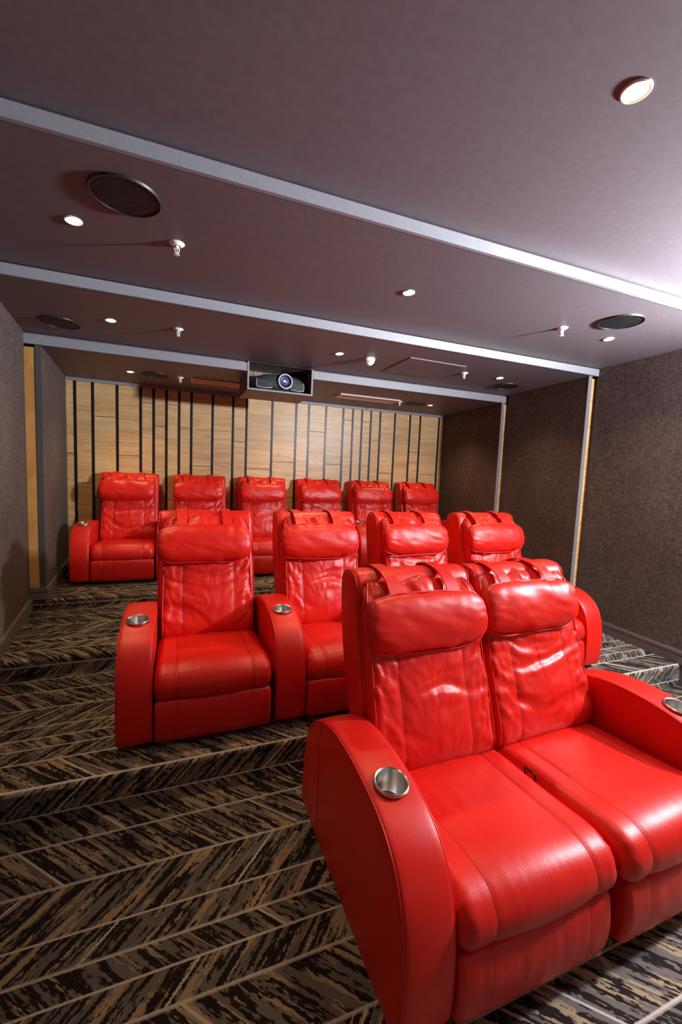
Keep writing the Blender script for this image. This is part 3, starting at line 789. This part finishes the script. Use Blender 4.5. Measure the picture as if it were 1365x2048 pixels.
MB_BACK = [back_mesh(s) for s in (1.3, 2.9, 4.1)]
MB_HEAD = [head_mesh(s) for s in (0.7, 2.2, 5.3)]
MB_SEAT = [seat_mesh(s) for s in (1.0, 3.0)]
MB_FOOT = [foot_mesh(s) for s in (1.0, 3.0)]
ME = dict(bp0=back_piping(-1), bp1=back_piping(1), shell=shell_mesh(), sp0=shell_piping(-1), sp1=shell_piping(1), arm=arm_mesh(), ap0=arm_piping(-1), ap1=arm_piping(1), as0=arm_seam(-1), cup=cup_mesh(), strap=strap_mesh(), base=base_mesh(), leg=foot_leg())
for me in MB_BACK: me.materials.append(M_BACK)
for a, b_ in MB_HEAD: a.materials.append(M_LEATHER); b_.materials.append(M_PIPE)
for me in MB_SEAT: me.materials.append(M_SEAT)
for me in MB_FOOT: me.materials.append(M_SEAT)
for k, mt in dict(bp0=M_PIPE, bp1=M_PIPE, shell=M_LEATHER, sp0=M_PIPE, sp1=M_PIPE, arm=M_LEATHER, ap0=M_PIPE, ap1=M_PIPE, as0=M_PIPE, cup=M_STEEL, strap=M_LEATHER, base=M_UNDER, leg=M_BLACK).items():
    ME[k].materials.clear(); ME[k].materials.append(mt)

LEG_DZ = [0.0, 1.0]
def arm_at(root, x):
    a = link('armrest', ME['arm'], root); a.location.x = x
    link('piping', ME['ap0'], a); link('piping', ME['ap1'], a); link('side_seam', ME['as0'], a); link('cup_holder', ME['cup'], a)
    for y in (.07, .80):
        l = link('leg', ME['leg'], a); l.location = (0, y - YO, 0); l.scale.z = LEG_DZ[1]
LEGZ = 0.0
def recliner(x, y0, z, rz, v, arms, label, group, hx=0.0, hy=0.015, hz=0.0, sw=1.028, seat=(0, 1), cush=(0, 1), ax=0):
    t = empty('recliner_chair', (0, 0, 0)); tag(t, label, 'recliner', group)
    sc = link('seat_cushion', MB_SEAT[v % 2], t); sc.location.x = seat[0]; sc.scale.x = seat[1]
    link('footrest', MB_FOOT[v % 2], t)
    link('base_frame', ME['base'], t)
    sh = link('back_shell', ME['shell'], t); sh.scale.x = sw; link('piping', ME['sp0'], sh); link('piping', ME['sp1'], sh)
    bk = link('back_cushion', MB_BACK[v % 3], t); bk.location = (cush[0], max(0, hy - .035), 0); bk.scale.x = cush[1]; link('piping', ME['bp0'], bk); link('piping', ME['bp1'], bk)
    hm, hp = MB_HEAD[(v + 1) % 3]
    hd = link('headrest_pillow', hm, t); link('piping', hp, hd)
    hx -= .018
    hd.location = (hx, hy, hz)
    for s in (-1, 1):
        st = link('headrest_strap', ME['strap'], t); st.location.x = s * .135 + hx
    for s in (-1, 1):
        for y in (.10, .78):
            l = link('leg', ME['leg'], t); l.location = (s * .24, y - YO, 0); l.scale.z = LEG_DZ[1]
    if 'L' in arms: arm_at(t, -.283 - .082)
    if 'R' in arms: arm_at(t, .283 + .082 + ax)
    # pivot about the footrest front so the row reads straight
    t.rotation_euler = (0, 0, rz)
    off = Matrix.Rotation(rz, 3, 'Z') @ Vector((0, YO, 0))
    t.location = (x + off.x, y0 + off.y, z)
    return t
h2, h3, h4 = CAMZ - 1.440, CAMZ - 1.320, CAMZ - 1.131
G2, G3, G4 = 'red recliners of the front row', 'red recliners of the middle row', 'red recliners of the back row'
LEG_DZ[1] = 2.33
a = recliner(.963, .791, h2, 0, 0, 'L', 'red foreground recliner, left of the front pair, steel cup holder in its left arm', G2, .006, .035, .003, 1.0, (.009, 1.035), (-.002, 1.02))
b = recliner(.967 + .608, .791, h2, math.radians(2.0), 1, 'R', 'red foreground recliner, right of the front pair, black release loop at its side', G2, -.028, .055, .018, 1.0, (-.004, 1.02), (-.014, 1.06), .018)
m = MB(); hp_ = []
for (dy, dz) in ((0, 0), (0, .030), (.006, .036), (.042, .036), (.048, .030), (.048, 0)): hp_.append((-.288 - (.006 if dz > 0 else 0), .155 - YO + dy + .185, .300 + dz))
m.tube(hp_, .0035, 8); m.obj('release_loop', M_DARKMET, b, smooth='all')
PX = .741; LEG_DZ[1] = 0.83
n3 = ['red recliner at the carpeted aisle end of the middle row', 'second red recliner of the middle row, partly behind the front pair', 'third red recliner of the middle row, only headrest showing above the front pair', 'middle row red recliner at the wall end, outer arm showing by right aisle']
for i in range(4):
    recliner(.182 + PX * i + .009 * i, 2.075, h3, -math.radians((0, .3, .8, 1.5)[i]) * -1 * 1.0, (2, 0, 1, 0)[i], 'L' + ('R' if i == 3 else ''), n3[i], G3, -.004 * i, .015, 0, 1.028, (0, 1), (0, 1), (.02 if i == 3 else 0))
n4 = ['red recliner at the left end of the back row, whole chair visible', 'second red recliner from the left in the back row, behind the aisle chair', 'third red recliner from the left in the back row, under the projector', 'back row red recliner, fourth from the left, next right after the one under the projector', 'fifth red recliner from the left in the back row', 'red recliner at the right end of the back row, nearest the right wall']
for i in range(6):
    recliner(-.49 + .7405 * i, 4.513, h4, 0, (1, 2, 0, 1, 2, 0)[i], 'L' + ('R' if i == 5 else ''), n4[i], G4)

# ------------------------------------------------------------------ light
def light(name, typ, loc, energy, col, **k):
    l = bpy.data.lights.new(name, typ); l.energy = energy; l.color = col
    for a_, v_ in k.items(): setattr(l, a_, v_)
    o = bpy.data.objects.new(name, l); COL.objects.link(o); o.location = loc; return o
# white lamp standing by the right wall at the front of the room
light('stand_lamp', 'POINT', (3.35, 0.55, 2.18), 390, (0.88, 0.93, 1.0), shadow_soft_size=0.11)
o = light('stand_lamp_up', 'SPOT', (3.33, 0.58, 2.20), 1550, (0.88, 0.93, 1.0), shadow_soft_size=0.10, spot_size=math.radians(150), spot_blend=1.0)
o.rotation_euler = Vector((-.42, .32, .62)).to_track_quat('-Z', 'Y').to_euler()
# soft fill light added behind the camera, no lit screen there
o = light('front_fill', 'AREA', (1.6, -3.1, 1.3), 3, (1.0, 0.97, 0.95), shape='RECTANGLE', size=3.2, size_y=1.6)
o.rotation_euler = (math.radians(90), 0, 0)
w = bpy.data.worlds.new('w'); S.world = w; w.use_nodes = True
w.node_tree.nodes['Background'].inputs[0].default_value = (0.02, 0.02, 0.022, 1)

S.view_settings.view_transform = 'Standard'; S.view_settings.look = 'None'
S.view_settings.exposure = 0.0; S.view_settings.gamma = 1.0
try: S.view_settings.use_curve_mapping = False
except Exception: pass
